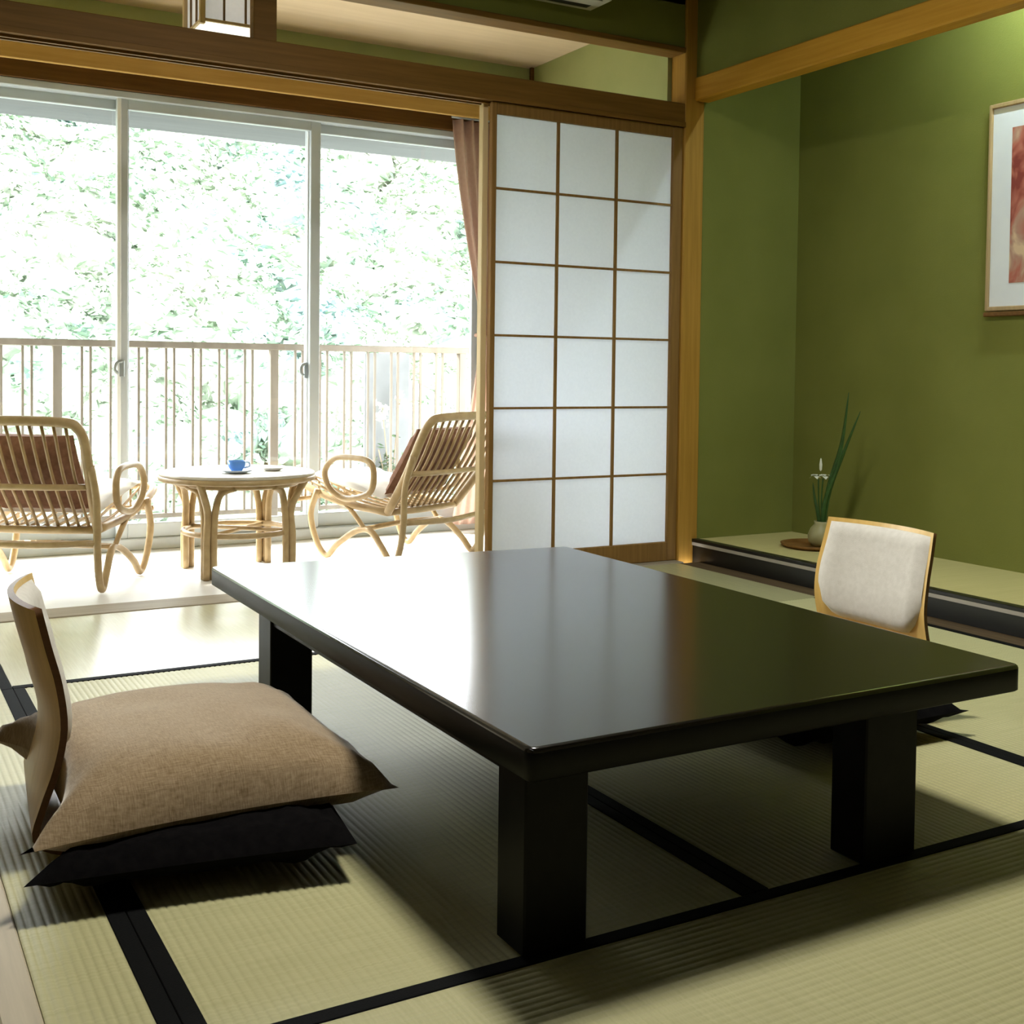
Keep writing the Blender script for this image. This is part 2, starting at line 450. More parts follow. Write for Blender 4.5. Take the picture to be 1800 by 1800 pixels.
# transom struts
struct(MB().bbox(-2.008, -1.918, .02, .07, KT, UB, .003).build('trim_3', M['woodX']), 'short brown strut in the transom beside the lantern', 'strut')
# corner post
struct(MB().bbox(0.0, .112, -.012, .10, -.03, CH, .005).build('trim_4', M['woodZ']), 'amber corner post between the shoji and the alcove', 'post')
# sill
s = MB().bbox(-4.2, 0, -.06, .10, -.03, .003, .003)
struct(s.build('trim_5', M['sill']), 'worn timber sill under the shoji opening', 'sill')
# sunroom end wall, window wall
struct(MB().box(-.02, .10, .10, WY+.1, -.03, SCZ).build('wall_sunroom_end', M['wall_pale']), 'pale green end wall of the sunroom', 'wall')
struct(MB().box(-4.3, -4.2, 0.1, WY+.1, -.03, SCZ).build('wall_sunroom_left', M['wall_pale']), 'far end wall of the sunroom', 'wall')
struct(MB().box(-4.2, -.02, WY, WY+.1, 2.27, SCZ).build('wall_window', M['wall_pale']), 'green wall strip above the window', 'wall')
struct(MB().bbox(-4.2, -.02, WY-.03, WY+.1, 2.15, 2.27, .003).build('trim_6', M['dwoodX']), 'brown header above the window', 'header')
# valance
va = MB().bbox(-4.2, -.02, 1.21, 1.235, 2.205, 2.30, .003).bbox(-4.2, -.02, 1.235, WY-.03, 2.285, 2.30, .002)
struct(va.build('trim_7', M['valance']), 'golden curtain valance board over the window', 'valance')
struct(MB().bbox(-.04, -.02, 1.325, 1.345, 2.30, SCZ, .002).build('trim_8', M['dwoodX']), 'dark corner batten of the sunroom', 'batten')

# alcove
struct(MB().box(.112, TD+.1, .0, .10, -.03, CH).build('wall_alcove_left', M['wall']), 'olive plaster side wall of the alcove', 'wall')
struct(MB().box(TD, TD+.1, -3.0, 0.0, -.03, CH).build('wall_alcove_back', M['wall']), 'olive plaster back wall of the alcove', 'wall')
struct(MB().box(TX, TD, -3.1, -3.0, -.03, CH).build('wall_alcove_right', M['wall']), 'far side wall of the alcove', 'wall')
struct(MB().box(TX-.022, TX+.03, BK, -.012, 2.2258, CH).build('wall_alcove_upper', M['wall']), 'olive hanging wall above the alcove beam', 'wall')
struct(MB().bbox(TX-.034, TX+.05, BK, -.012, 2.1194, 2.2258, .006).build('trim_9', M['woodY']), 'amber timber beam over the alcove', 'beam')
struct(MB().box(TX+.03, TD, -3.0, 0.0, .02, .0952).build('floor_alcove', M['alcovefloor']), 'raised rush floor of the alcove', 'floor')
struct(MB().box(TX+.001, TX+.03, -3.0, -.012, -.03, .079).build('trim_10', M['lacquer']), 'black lacquer board edging the alcove floor', 'edging')
struct(MB().bbox(TX-.006, TX+.034, -3.0, -.012, .0845, .1, .002).build('trim_11', M['lacquer']), 'black lacquer lip of the alcove floor', 'edging')
struct(MB().box(TX-.004, TX+.03, -3.0, -.012, .070, .0845).build('trim_12', M['lacqline']), 'pale line along the black alcove edging', 'edging')
struct(MB().bbox(-.03, TX+.001, BK, -.06, -.03, -.002, .003).build('trim_13', M['borderwood']), 'brown border strip between the mats and the alcove', 'trim')
struct(MB().box(TX, TX+.1, BK, -3.1, -.03, 2.2258).build('wall_right', M['wall']), 'right wall beyond the alcove', 'wall')
# walls out of sight that close the room
struct(MB().box(-3.42, -3.32, -2.0, 0.0, -.03, CH).build('wall_left', M['dim']), 'left wall of the room', 'wall')
struct(MB().box(LX, -3.32, -2.1, -2.0, -.03, CH).build('wall_left_return', M['dim']), 'wall return left of the camera', 'wall')
struct(MB().box(LX-.1, LX, BK, -2.0, -.03, CH).build('wall_far_left', M['dim']), 'wall left of the camera', 'wall')
struct(MB().box(LX, TX+.1, BK-.1, BK, -.03, CH).build('wall_rear', M['dim']), 'wall behind the camera', 'wall')
struct(MB().box(-4.3, -3.32, 0.0, .1, -.03, UB).build('wall_front_left', M['wall']), 'wall left of the shoji opening', 'wall')
# left threshold with grooves
ls = MB()
ls.bbox(-3.30, -3.252, -4.6, -2.0, -.03, .004, .003); ls.box(-3.252, -3.236, -4.6, -2.0, -.03, -.008)
ls.bbox(-3.236, -3.188, -4.6, -2.0, -.03, .004, .003); ls.box(-3.188, -3.172, -4.6, -2.0, -.03, -.008)
ls.bbox(-3.172, -3.12, -4.6, -2.0, -.03, .004, .003)
struct(ls.build('trim_14', M['leftsill']), 'grooved pale threshold along the left edge', 'threshold')
struct(MB().bbox(-3.32, -3.12, -2.0, -.06, -.03, .002, .003).build('trim_15', M['leftsill']), 'pale border board by the left wall', 'trim')

# ------------------------------------------------------------------ tatami
def tatami(x0, x1, y0, y1, along, borders, label, m_='rush', depth=.0017):
    """local x runs across the ribs; along = 'Y' or 'X' is the rib direction"""
    cx, cy = (x0+x1)/2, (y0+y1)/2
    L = (y1-y0) if along == 'Y' else (x1-x0); W = (x1-x0) if along == 'Y' else (y1-y0)
    t = thing('tatami_mat', label, 'tatami mat', (cx, cy, 0), 0 if along == 'Y' else PI/2, 'tatami mats covering the floor')
    HB = .030
    e0 = -W/2 + (HB*.6 if -1 in borders else 0); e1 = W/2 - (HB*.6 if 1 in borders else 0)
    nr = max(4, round((e1-e0)/.0148)); per = 6
    m = MB(); xs = []
    for i in range(nr*per+1):
        u = i/per; fr = u-math.floor(u)
        z = -depth*(1-math.sin(PI*fr)**.55)
        xs.append((e0+(e1-e0)*i/(nr*per), z))
    n = len(xs)
    yy = (-L/2+.001, L/2-.001)
    m.add([(x, y, z) for y in yy for x, z in xs], [(i, i+1, n+i+1, n+i) for i in range(n-1)], True)
    m.box(e0, e1, yy[0], yy[1], -.031, -.0035)
    m.build('rush_surface', M[m_], t)
    for sd in borders:
        a, b = sorted((sd*W/2, sd*(W/2-HB)))
        MB().bbox(a+.0005, b-.0005, yy[0], yy[1], -.03, .0016, .0012).build('cloth_border', M['heri'], t)
    return t
xa, xb, xc, xd = -2.959, -2.012, -1.018, -.0305
tatami(-3.118, xa, -2.85, -.953, 'Y', (1,), 'narrow strip of tatami between the left threshold and the black border')
tatami(xa, xb, -2.85, -.953, 'Y', (-1, 1), 'tatami mat under the tan cushion and left half of the black table')
tatami(xb, xc, -2.85, -.953, 'Y', (-1, 1), 'tatami mat in shade under the right half of the black table')
tatami(xc, xd, -2.85, -.953, 'Y', (-1, 1), 'tatami mat under the white backed floor chair beside the alcove')
tatami(-3.118, xa, -.953, -.06, 'Y', (1,), 'short tatami strip at the left end of the shoji sill')
tatami(xa, xc-.03, -.953, -.06, 'X', (-1,), 'brightly lit tatami mat along the worn sill of the shoji opening', 'rush_glossy', .0005)
tatami(xc-.03, xd, -.953, -.06, 'X', (), 'half tatami mat in front of the closed shoji panel', 'rush_glossy', .0005)
tatami(-3.118, -1.2, -3.80, -2.85, 'X', (1,), 'tatami mat nearest the camera, in front of the table legs')
tatami(-1.2, xd, -3.80, -2.85, 'X', (1,), 'tatami mat at the near right corner of the floor')

# ------------------------------------------------------------------ shoji doors
def shoji(name, x0, x1, y0, y1, label, first=True):
    d = bpy.data.objects.new(name, None); COL.objects.link(d); d.location = (x0, y0, 0)
    struct(d, label, 'shoji door')
    W = x1-x0; T = y1-y0; z0, z1 = .004, KB-.002
    fw = MB()
    lo, hi = .0916, 1.9457
    fl, frr = .023, W-.052
    fw.bbox(0, fl, 0, T, z0, z1, .003); fw.bbox(frr, W, 0, T, z0, z1, .003)
    fw.bbox(fl, frr, 0.001, T-.001, z0, lo, .003); fw.bbox(fl, frr, .001, T-.001, hi, z1, .003)
    fw.build('door_frame', M['shojiwood'], d)
    lat = MB(); px0, px1 = fl, frr
    for j in (1, 2):
        x = px0+(px1-px0)*j/3; lat.bbox(x-.006, x+.006, .004, .016, lo, hi, .001)
    for i in range(1, 6):
        z = 1.9457-.3082*i; lat.bbox(px0, px1, .005, .015, z-.005, z+.005, .001)
    lat.build('lattice', M['shojiwood'], d)
    MB().box(px0-.002, px1+.002, .0165, .0175, lo-.002, hi+.002).build('paper', M['paper'], d)
    return d
shoji('door_1', -.9955, -.0035, -.001, .029, 'closed shoji panel with eighteen white paper panes')
struct(MB().bbox(-1.018, -.992, .040, .078, .003, KB, .003).build('trim_16', M['litwood']), 'slim upright strip coloured as lit by the window, just behind the edge of the shoji panel', 'strip')

# ------------------------------------------------------------------ windows
def sash(name, x0, x1, y, label, lock_x=None, white_left=False):
    d = bpy.data.objects.new(name, None); COL.objects.link(d); d.location = (x0, y, 0)
    struct(d, label, 'window')
    W = x1-x0; t = .03; z0, z1 = .055, 2.125
    f = MB()
    f.bbox(0, .052, 0, t, z0, z1, .003); f.bbox(W-.052, W, 0, t, z0, z1, .003)
    f.bbox(.052, W-.052, 0, t, z0, z0+.07, .003); f.bbox(.052, W-.052, 0, t, z1-.055, z1, .003)
    f.build('window_frame', M['alu'], d)
    MB().box(.05, W-.05, t/2-.002, t/2+.002, z0+.06, z1-.05).build('pane', M['glass'], d)
    if lock_x is not None:
        l = MB(); l.bbox(lock_x-.012, lock_x+.012, -.014, .0, .82, .90, .003)
        l.tube([(lock_x, -.014, .895), (lock_x-.026, -.020, .885), (lock_x-.034, -.022, .855), (lock_x-.02, -.02, .835)], .008, 8)
        l.build('crescent_lock', M['lock'], d)
    return d
sash('window_1', -3.20, -2.18, WY+.045, 'left sliding window sash onto the balcony')
sash('window_2', -2.245, -1.245, WY+.005, 'middle sliding window sash with a crescent lock', .022)
sash('window_3', -1.305, -.30, WY+.045, 'right sliding window sash beside the curtain', .0)
sash('window_4', -4.2, -3.15, WY+.005, 'far left sliding window sash')
# fix the sash lock of window 3 (sits on the near stile)
for nm in ('window_2', 'window_3'):
    e = MB().bbox(-.0, .018, -.012, .0, .06, 2.12, .002)
    e.build('white_stile_edge', M['aluw'], bpy.data.objects[nm])
fr = MB()
fr.bbox(-4.2, -.02, WY-.02, WY+.1, 0.0, .055, .004); fr.bbox(-4.2, -.02, WY-.02, WY+.1, 2.115, 2.15, .004)
fr.bbox(-.32, -.02, WY-.005, WY+.09, .055, 2.115, .004)
struct(fr.build('window_5', M['alu']), 'fixed aluminium surround of the balcony windows', 'window frame')

# ------------------------------------------------------------------ balcony
struct(MB().box(-4.6, 1.2, WY+.1, 2.50, -.25, -.06).build('floor_balcony', M['concrete']), 'pale balcony slab outside the windows', 'balcony floor')
struct(MB().box(-4.8, 1.6, WY+.1, 3.0, 2.305, 2.42).build('ceiling_balcony', M['soffit']), 'grey eave board over the balcony', 'eave')
struct(MB().box(-5.2, 1.4, -6.2, WY+.4, 2.86, 3.0).build('roof', M['concrete']), 'flat roof over the rooms', 'roof')
rl = thing('balcony_railing', 'weathered brown balcony railing with paired upright bars outside the windows', 'railing', (-1.7, 2.4, -.06))
zb = .06
MB().bbox(-3.0, 3.0, -.03, .03, .978+zb-.004, 1.008+zb+.004, .004).build('top_rail', M['rail'], rl)
MB().bbox(-3.0, 3.0, -.018, .018, .015+zb, .041+zb, .003).build('bottom_rail', M['rail'], rl)
posts = [-3.56, -2.357, -1.15, .093]
for x in posts:
    MB().bbox(x+1.7-.024, x+1.7+.024, -.024, .024, 0, 1.0+zb, .003).build('rail_post', M['rail'], rl)
for a, b in zip(posts[:-1], posts[1:]):
    for k in range(1, 8):
        x = a+(b-a)*k/8+1.7
        for dx in (-.0225, .0225):
            MB().box(x+dx-.0065, x+dx+.0065, -.0065, .0065, .041+zb, .98+zb).build('baluster', M['rail'], rl)
gp = thing('added_grey_panel', 'pale grey board added beyond the railing, behind the right window', 'panel', (-.33, 2.62, -.06))  # board added to give the grey patch in the right pane
MB().bbox(-.155, .155, -.012, .012, .06, 1.03, .004).build('board', M['greypanel'], gp)
MB().bbox(-.155, .155, -.03, .03, 0, .06, .004).build('board_foot', M['greypanel'], gp)
struct(MB().box(-1.2, .6, 2.5, 2.9, -.25, -.06).build('floor_ledge', M['concrete']), 'narrow concrete ledge beyond the railing', 'ledge')

def leaf_cluster(m, c, n, rad, size, flat=.6):
    for _ in range(n):
        d = Vector((random.gauss(0, 1), random.gauss(0, 1), random.gauss(0, 1)))
        p = Vector(c)+Vector((d.x*rad[0], d.y*rad[1], d.z*rad[2]))
        a = Vector((random.uniform(-1, 1), random.uniform(-1, 1), random.uniform(-.6, 1))).normalized()
        b = a.orthogonal().normalized(); s = size*random.uniform(.6, 1.3)
        m.add([p-a*s, p+b*s*flat*.5, p+a*s, p-b*s*flat*.5], [(0, 1, 2, 3)], True)
pl = thing('added_plant', 'pale leafy plant with white blooms added in front of the grey board', 'plant', (-.33, 2.53, -.06))  # plant added for the pale shapes on the grey patch
st = MB()
for x, z in ((-.06, .62), (.05, .72), (.0, .38), (-.09, .42)):
    st.tube([(0, 0, 0), (x*.4, .005, z*.5), (x, 0, z)], .004, 6)
st.build('stem', M['bark'], pl)
lf = MB(); leaf_cluster(lf, (-.02, 0, .30), 70, (.055, .02, .08), .035); leaf_cluster(lf, (-.05, 0, .1), 40, (.05, .02, .05), .03)
lf.build('foliage', M['shrub'], pl)
bl = MB(); leaf_cluster(bl, (-.075, -.01, .66), 26, (.02, .01, .035), .03, 1.2); leaf_cluster(bl, (.055, -.01, .74), 18, (.014, .01, .02), .026, 1.2)
bl.build('blossom', M['petal'], pl)

# ------------------------------------------------------------------ hillside
def hz(x, y):
    b = -6+(min(y, 42)-6)*.20+max(0, min(y, 42)-14)*.25
    return b+1.2*noise.noise(Vector((x*.06, y*.06, 0)))
h = MB().grid(lambda u, v: (-60+120*u, 5+75*v, hz(-60+120*u, 5+75*v)), 60, 40)
struct(h.build('hill', M['hillground']), 'sunlit slope of the wooded hill', 'hill')
import bmesh
def ico(sub):
    bm = bmesh.new(); bmesh.ops.create_icosphere(bm, subdivisions=sub, radius=1)
    v = [x.co.copy() for x in bm.verts]; f = [tuple(q.index for q in p.verts) for p in bm.faces]
    bm.free(); return v, f
IV, IF = ico(2)
def blob(m, c, r, sq=1., amp=.35, fr=1.7):
    off = Vector((random.uniform(0, 90), random.uniform(0, 90), random.uniform(0, 90)))
    vs = []
    for v in IV:
        k = 1+amp*noise.noise(v*fr+off)+amp*.5*noise.noise(v*fr*3+off)
        vs.append((c[0]+v.x*r*k, c[1]+v.y*r*k, c[2]+v.z*r*k*sq))
    m.add(vs, IF, True)
fo = MB(); rnd = random.Random(3)
for _ in range(850):
    y = rnd.uniform(15, 44); x = rnd.uniform(-8-.25*y, 5+.5*y)
    r = rnd.uniform(.7, 1.3)*(.7+y/40); cz = hz(x, y)+r*.5
    blob(fo, (x, y, cz), r*.8, .85)
    for _k in range(150):
        d = Vector((rnd.gauss(0, 1), rnd.gauss(0, 1)-.5, rnd.gauss(0, 1)+.45)).normalized()
        p = Vector((x, y, cz))+Vector((d.x, d.y, d.z*.9))*r*rnd.uniform(.78, 1.12)
        n = (d+Vector((rnd.uniform(-.8, .8), rnd.uniform(-.8, .8), rnd.uniform(-.5, .9)))).normalized()
        a = n.orthogonal().normalized(); b = n.cross(a); an = rnd.uniform(0, PI)
        a, b = a*math.cos(an)+b*math.sin(an), b*math.cos(an)-a*math.sin(an)
        q = r*rnd.uniform(.05, .13)
        fo.add([p-a*q, p+b*q*.7+n*q*.25, p+a*q, p-b*q*.7+n*q*.25], [(0, 1, 2), (0, 2, 3)])
tag(fo.build('forest_canopy', M['forest']), 'sunlit forest covering the hillside beyond the balcony', 'forest', None, 'stuff')
def bush(x, y, z, r, label, m='shrub'):
    t = thing('garden_bush', label, 'bush', (x, y, z), 0, 'bushes beyond the balcony')
    MB().tube([(0, 0, -.4), (.03, .02, .3), (0, .05, r)], [.09, .07, .03], 7).build('trunk', M['bark'], t)
    b = MB()
    for _ in range(7):
        a = random.uniform(0, 2*PI); q = random.uniform(0, .65)*r
        blob(b, (math.cos(a)*q, math.sin(a)*q, r*random.uniform(.7, 1.6)), r*random.uniform(.42, .62), .9, .45, 2.4)
    b.build('foliage', M[m], t)
for x, y, r, lb in ((-5.2, 9.5, 1.2, 'rounded pale bush seen through the leftmost railing bay'),
                    (-.6, 10.0, 1.3, 'rounded pale bush seen behind the middle window and the blue cup'),
                    (2.4, 9.4, 1.1, 'light green bush between the railing post and the right window stile'),
                    (5.0, 10.5, 1.3, 'pale bush beyond the grey board and the curtain')):
    bush(x, y, hz(x, y), r, lb)

# ================================================================== THINGS
# ------------------------------------------------------------------ black low table
A = [(-2.497, -1.215), (-2.504, -2.927), (-1.439, -2.924), (-1.434, -1.315)]
cxy = (sum(p[0] for p in A)/4, sum(p[1] for p in A)/4)
tb = thing('low_table', 'large black lacquered low table standing on the tatami', 'table', (*cxy, 0))
def round_poly(P, r, n=6):
    out = []
    for i in range(len(P)):
        p = Vector(P[i]); a = (Vector(P[i-1])-p).normalized(); b = (Vector(P[(i+1) % len(P)])-p).normalized()
        p0 = p+a*r; p1 = p+b*r
        for k in range(n+1):
            t = k/n; q = p0*(1-t)**2+p*2*t*(1-t)+p1*t*t; out.append((q.x, q.y))
    return out
P0 = [(x-cxy[0], y-cxy[1]) for x, y in A]
rp = round_poly(P0, .018)
top = MB(); n = len(rp); lay = []
cen = Vector((0, 0))
def inset(P, d):
    o = []
    for i in range(len(P)):
        p = Vector(P[i]); t = (Vector(P[(i+1) % len(P)])-Vector(P[i-1])).normalized(); nn = Vector((t.y, -t.x))
        if nn.dot(p) > 0: nn = -nn
        o.append(tuple(p+nn*d))
    return o
levels = [(.29, .004), (.293, 0), (.333, 0), (.3375, .0015), (.3395, .004), (.34, .008)]
vs = []; fs = []
for z, d in levels: vs += [(x, y, z) for x, y in inset(rp, d)]
for i in range(len(levels)-1):
    for k in range(n): fs.append((i*n+k, i*n+(k+1) % n, (i+1)*n+(k+1) % n, (i+1)*n+k))
top.add(vs, fs, True)
top.add(vs[:n], [tuple(range(n))[::-1]]); top.add(vs[-n:], [tuple(range(n))])
tt = top.build('tabletop', [M['table'], M['tableside']], tb)
for q in tt.data.polygons: q.material_index = 0 if q.normal.z > .3 else 1
ap = MB()
bx = lambda x0, x1, y0, y1, z0, z1, m=ap: m.bbox(x0-cxy[0], x1-cxy[0], y0-cxy[1], y1-cxy[1], z0, z1, .003)
bx(-2.455, -1.66, -2.82, -2.79, .252, .29); bx(-2.455, -1.66, -1.56, -1.53, .252, .29)
bx(-2.455, -2.43, -2.79, -1.56, .252, .29); bx(-1.69, -1.66, -2.79, -1.56, .252, .29)
ap.build('apron', M['tableside'], tb)
for x0, x1, y0, y1 in ((-2.474, -2.362, -2.865, -2.78), (-1.775, -1.646, -2.865, -2.78), (-2.462, -2.356, -1.625, -1.53), (-1.775, -1.646, -1.625, -1.53)):
    m = MB(); bx(x0, x1, y0, y1, .0025, .29, m); m.build('leg', M['tableside'], tb)

# ------------------------------------------------------------------ floor chairs
def make_zaisu():
    z = thing('floor_chair', 'tan plywood floor chair seen edge on at the left, under the big tan cushion', 'floor chair', (-2.77, -2.0, .0025), R(-5))
    prof = [(-.17, .012), (-.235, .018), (-.274, .045), (-.262, .10), (-.240, .165), (-.228, .235), (-.236, .31), (-.254, .38), (-.270, .447)]
    fine = []
    for i in range(len(prof)-1):
        p0 = Vector(prof[max(0, i-1)]); p1 = Vector(prof[i]); p2 = Vector(prof[i+1]); p3 = Vector(prof[min(len(prof)-1, i+2)])
        for k in range(4):
            t = k/4
            fine.append(.5*((2*p1)+(p2-p0)*t+(2*p0-5*p1+4*p2-p3)*t*t+(3*p1-p0-3*p2+p3)*t**3))
    fine.append(Vector(prof[-1]))
    hw = .205; nv = 14
    def pt(i, v, off):
        p = fine[i]; a = fine[max(0, i-1)]; b = fine[min(len(fine)-1, i+1)]
        t = (b-a).normalized(); nn = Vector((t.y, -t.x))      # towards the sitter
        w = hw*(1-.05*max(0, (p.y-.3))/.16)
        y = w*(2*v-1); k = min(1, max(0, (p.y-.05)/.25))
        bow = -.040*k*(1-(2*v-1)**2)
        return (p.x+nn.x*off+bow, y, p.y+nn.y*off)
    m = MB(); nu = len(fine); T = .006
    vs = []; fs = []
    for off in (-T, T):
        for i in range(nu):
            for j in range(nv+1): vs.append(pt(i, j/nv, off))
    W = nv+1; Q = nu*W
    for i in range(nu-1):
        for j in range(nv):
            a = i*W+j; fs.append((a, a+W, a+W+1, a+1)); fs.append((Q+a, Q+a+1, Q+a+W+1, Q+a+W))
    m.add(vs, fs, True)
    m.build('backrest', M['ply'], z)
    e = MB(); ef = []
    rim = [(i, 0) for i in range(nu)]+[(nu-1, j) for j in range(1, nv+1)]+[(i, nv) for i in range(nu-2, -1, -1)]+[(0, j) for j in range(nv-1, 0, -1)]
    ev = [pt(i, j/nv, -T) for i, j in rim]+[pt(i, j/nv, T) for i, j in rim]; r = len(rim)
    for k in range(r): ef.append((k, (k+1) % r, r+(k+1) % r, r+k))
    e.add(ev, ef, True); ed = e.build('backrest_edge', M['plyedge'], z); ed['label'] = 'dark plywood edge of the backrest'
    # padded front
    pd = MB(); zs = [i for i in range(nu) if fine[i].y > .165 and fine[i].y < .443]
    i0, i1 = zs[0], zs[-1]
    def pp(u, v):
        i = i0+u*(i1-i0); ia = int(min(i, nu-2)); fr_ = i-ia
        # rounded lower corners
        q = .03
        lowcut = max(0, abs(2*v-1)-.62)/.38
        uu = u
        hgt = .020*min(1, (min(v, 1-v)*14))**.5*min(1, (min(u, 1-u)*10+.0))**.5
        vv = q+(1-2*q)*v
        a = Vector(pt(ia, vv, T+.0005+hgt)); b = Vector(pt(min(ia+1, nu-1), vv, T+.0005+hgt))
        p = a*(1-fr_)+b*fr_
        p.z += .075*lowcut**2*(1-u)**3
        return p
    pd.grid(pp, 20, 14)
    o = pd.build('back_pad', M['pad'], z); o['label'] = 'grey white upholstered back pad'
    st_ = MB().bbox(-.235, .21, -.2, .2, .0, .022, .006); st_.build('seat', M['ply'], z)
    return z
def cushion_mesh(hx, hy, h0, h1, pinch, seed, puff=.42, press=0.):
    """pillow with pointed corners; h0 lower / h1 upper bulge about the seam"""
    nu = 26
    def f(sgn):
        def g(u, v):
            a = 2*u-1; b = 2*v-1
            ea = 1-abs(a)**2.6; eb = 1-abs(b)**2.6
            k = (max(0, ea)*max(0, eb))**puff
            x = a*hx*(1-pinch*(1-b*b)*abs(a)**3*.9-press*(1-b**4)*max(0, -a)**2); y = b*hy*(1-pinch*(1-a*a)*abs(b)**3*.9)
            wr = .012*noise.noise(Vector((a*2.3+seed, b*2.3, sgn)))*k
            # folds running in from the corners
            cr = .006*math.sin((abs(a)-abs(b))*16+seed)*max(0, (abs(a)*abs(b))-.25)*k*4
            return (x, y, (h1 if sgn > 0 else -h0)*k+wr+cr)
        return g
    m = MB(); m.grid(f(1), nu, nu)
    n0 = len(m.v); g = MB().grid(f(-1), nu, nu)
    m.add(g.v, [q[::-1] for q in g.f], True)
    return m
z1 = make_zaisu()
dk = cushion_mesh(.265, .385, .036, .040, .02, 3.1, .2, .30).build('shade_pad', M['shadepad'], None, (-2.832, -2.065, .062))  # added pad; its black colour and outline stand in for shade
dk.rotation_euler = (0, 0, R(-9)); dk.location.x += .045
tag(dk, 'black shade pad added for the shade under the big tan cushion at the left', 'shade pad', 'black shade pads')
cu = cushion_mesh(.325, .33, .055, .105, .10, 1.3, .42, .23).build('floor_cushion', M['tan'], None, (-2.79, -2.06, .108))
tag(cu, 'plump tan woven floor cushion on the chair at the left of the table', 'cushion', 'tan floor cushions')
z2 = copy_tree(z1); z2.location = (-1.06, -1.965, .0025); z2.rotation_euler = (0, 0, PI)
tag(z2, 'floor chair with grey white padded back between the table and the alcove', 'floor chair')
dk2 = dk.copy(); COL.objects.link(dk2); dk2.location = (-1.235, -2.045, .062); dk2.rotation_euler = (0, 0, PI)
dk2['label'] = 'black shade pad added for the shade under the right side of the black table'
cu2 = cu.copy(); COL.objects.link(cu2); cu2.location = (-1.16, -2.02, .105); cu2.scale = (.95, .95, .7); cu2.rotation_euler = (0, 0, PI)
cu2['label'] = 'tan floor cushion hidden behind the black table, before the white padded chair'

# ------------------------------------------------------------------ rattan chairs
def make_rattan(label, loc, rz):
    c = thing('rattan_chair', label, 'chair', loc, rz)
    # local: x right, y forward
    bt, bb, zt, zb_ = -.40, -.12, .665, .235
    def back(x, t): return (x, bb+(bt-bb)*t-.02*math.sin(PI*t), zb_+(zt-zb_)*t)
    hwb, hwt = .235, .285
    bf = MB().tube([back(-hwb, 0), back(-.262, .4), back(-.282, .8), back(-.268, .95), back(-.215, 1.0), back(0, 1.01), back(.215, 1.0), back(.268, .95), back(.282, .8), back(.262, .4), back(hwb, 0)], .019, 10)
    bf.build('back_frame', M['rattan'], c)
    MB().tube([back(-.262, .42), (-.13, back(0, .42)[1]-.035, back(0, .42)[2]), (.13, back(0, .42)[1]-.035, back(0, .42)[2]), back(.262, .42)], .012, 8).build('back_rail', M['rattan'], c)
    for k in range(11):
        u = -1+2*k/10
        xb_, xt = u*.20, u*.225
        MB().tube([(xb_, bb+.01, zb_), back(xb_*.5+xt*.5, .5), back(xt, .995)], .0068, 6, sub=4).build('back_slat', M['rattand'], c)
    # seat
    def seat(x, t): return (x, bb+(.42-bb)*t, zb_+(.345-zb_)*t+.025*math.sin(PI*t)*-1)
    MB().tube([seat(-hwb, 0), seat(-.26, .5), seat(-.27, .93), seat(-.22, 1.03), seat(0, 1.05), seat(.22, 1.03), seat(.27, .93), seat(.26, .5), seat(hwb, 0)], .017, 10).build('seat_frame', M['rattan'], c)
    MB().tube([seat(-hwb, 0), seat(0, -.03), seat(hwb, 0)], .016, 8).build('seat_rear_rail', M['rattan'], c)
    for k in range(9):
        u = -1+2*k/8; x = u*.2
        MB().tube([seat(x, 0), seat(x, .5), seat(x, 1.03)], .0065, 6, sub=3).build('seat_slat', M['rattand'], c)
    # front skirt of short spindles under the front rail
    sk = MB().tube([(-.255, .44, .255), (0, .46, .255), (.255, .44, .255)], .011, 8)
    for k in range(12):
        x = -.24+.48*k/11; sk.tube([(x, .445, .255), (x, .445, .34)], .005, 6, smooth_path=False)
    sk.build('front_skirt', M['rattand'], c)
    for s in (-1, 1):
        X = s*.295
        loop = [(X, -.06, .32), (X, -.09, .40), (X, -.06, .462), (X, .06, .475), (X, .16, .462), (X, .215, .40), (X, .18, .325), (X*.97, .09, .285)]
        MB().tube(loop, .014, 9, closed=True).build('arm', M['rattan'], c)
        W_ = [back(s*.285, .62), (s*.290, -.27, .36), (s*.290, -.262, .2), (s*.285, -.235, .075), (s*.28, -.19, .016), (s*.275, -.135, .07), (s*.262, -.06, .135), (s*.255, .0, .152), (s*.262, .07, .13), (s*.275, .155, .07), (s*.28, .215, .016), (s*.285, .275, .075), (s*.29, .31, .2), (s*.285, .27, .315)]
        MB().tube(W_, .0145, 9).build('leg', M['rattan'], c)
        MB().tube([(s*.27, .20, .30), (s*.262, .09, .24), (s*.255, .0, .152)], .011, 8).build('leg_brace', M['rattan'], c)
    MB().tube([(-.255, 0, .152), (0, -.02, .165), (.255, 0, .152)], .012, 8).build('stretcher', M['rattan'], c)
    MB().tube([(-.288, -.262, .205), (0, -.285, .195), (.288, -.262, .205)], .013, 8).build('stretcher', M['rattan'], c)
    MB().tube([(-.288, -.262, .205), (-.1, -.14, .18), (.255, 0., .152)], .010, 8).build('stretcher', M['rattan'], c)
    return c
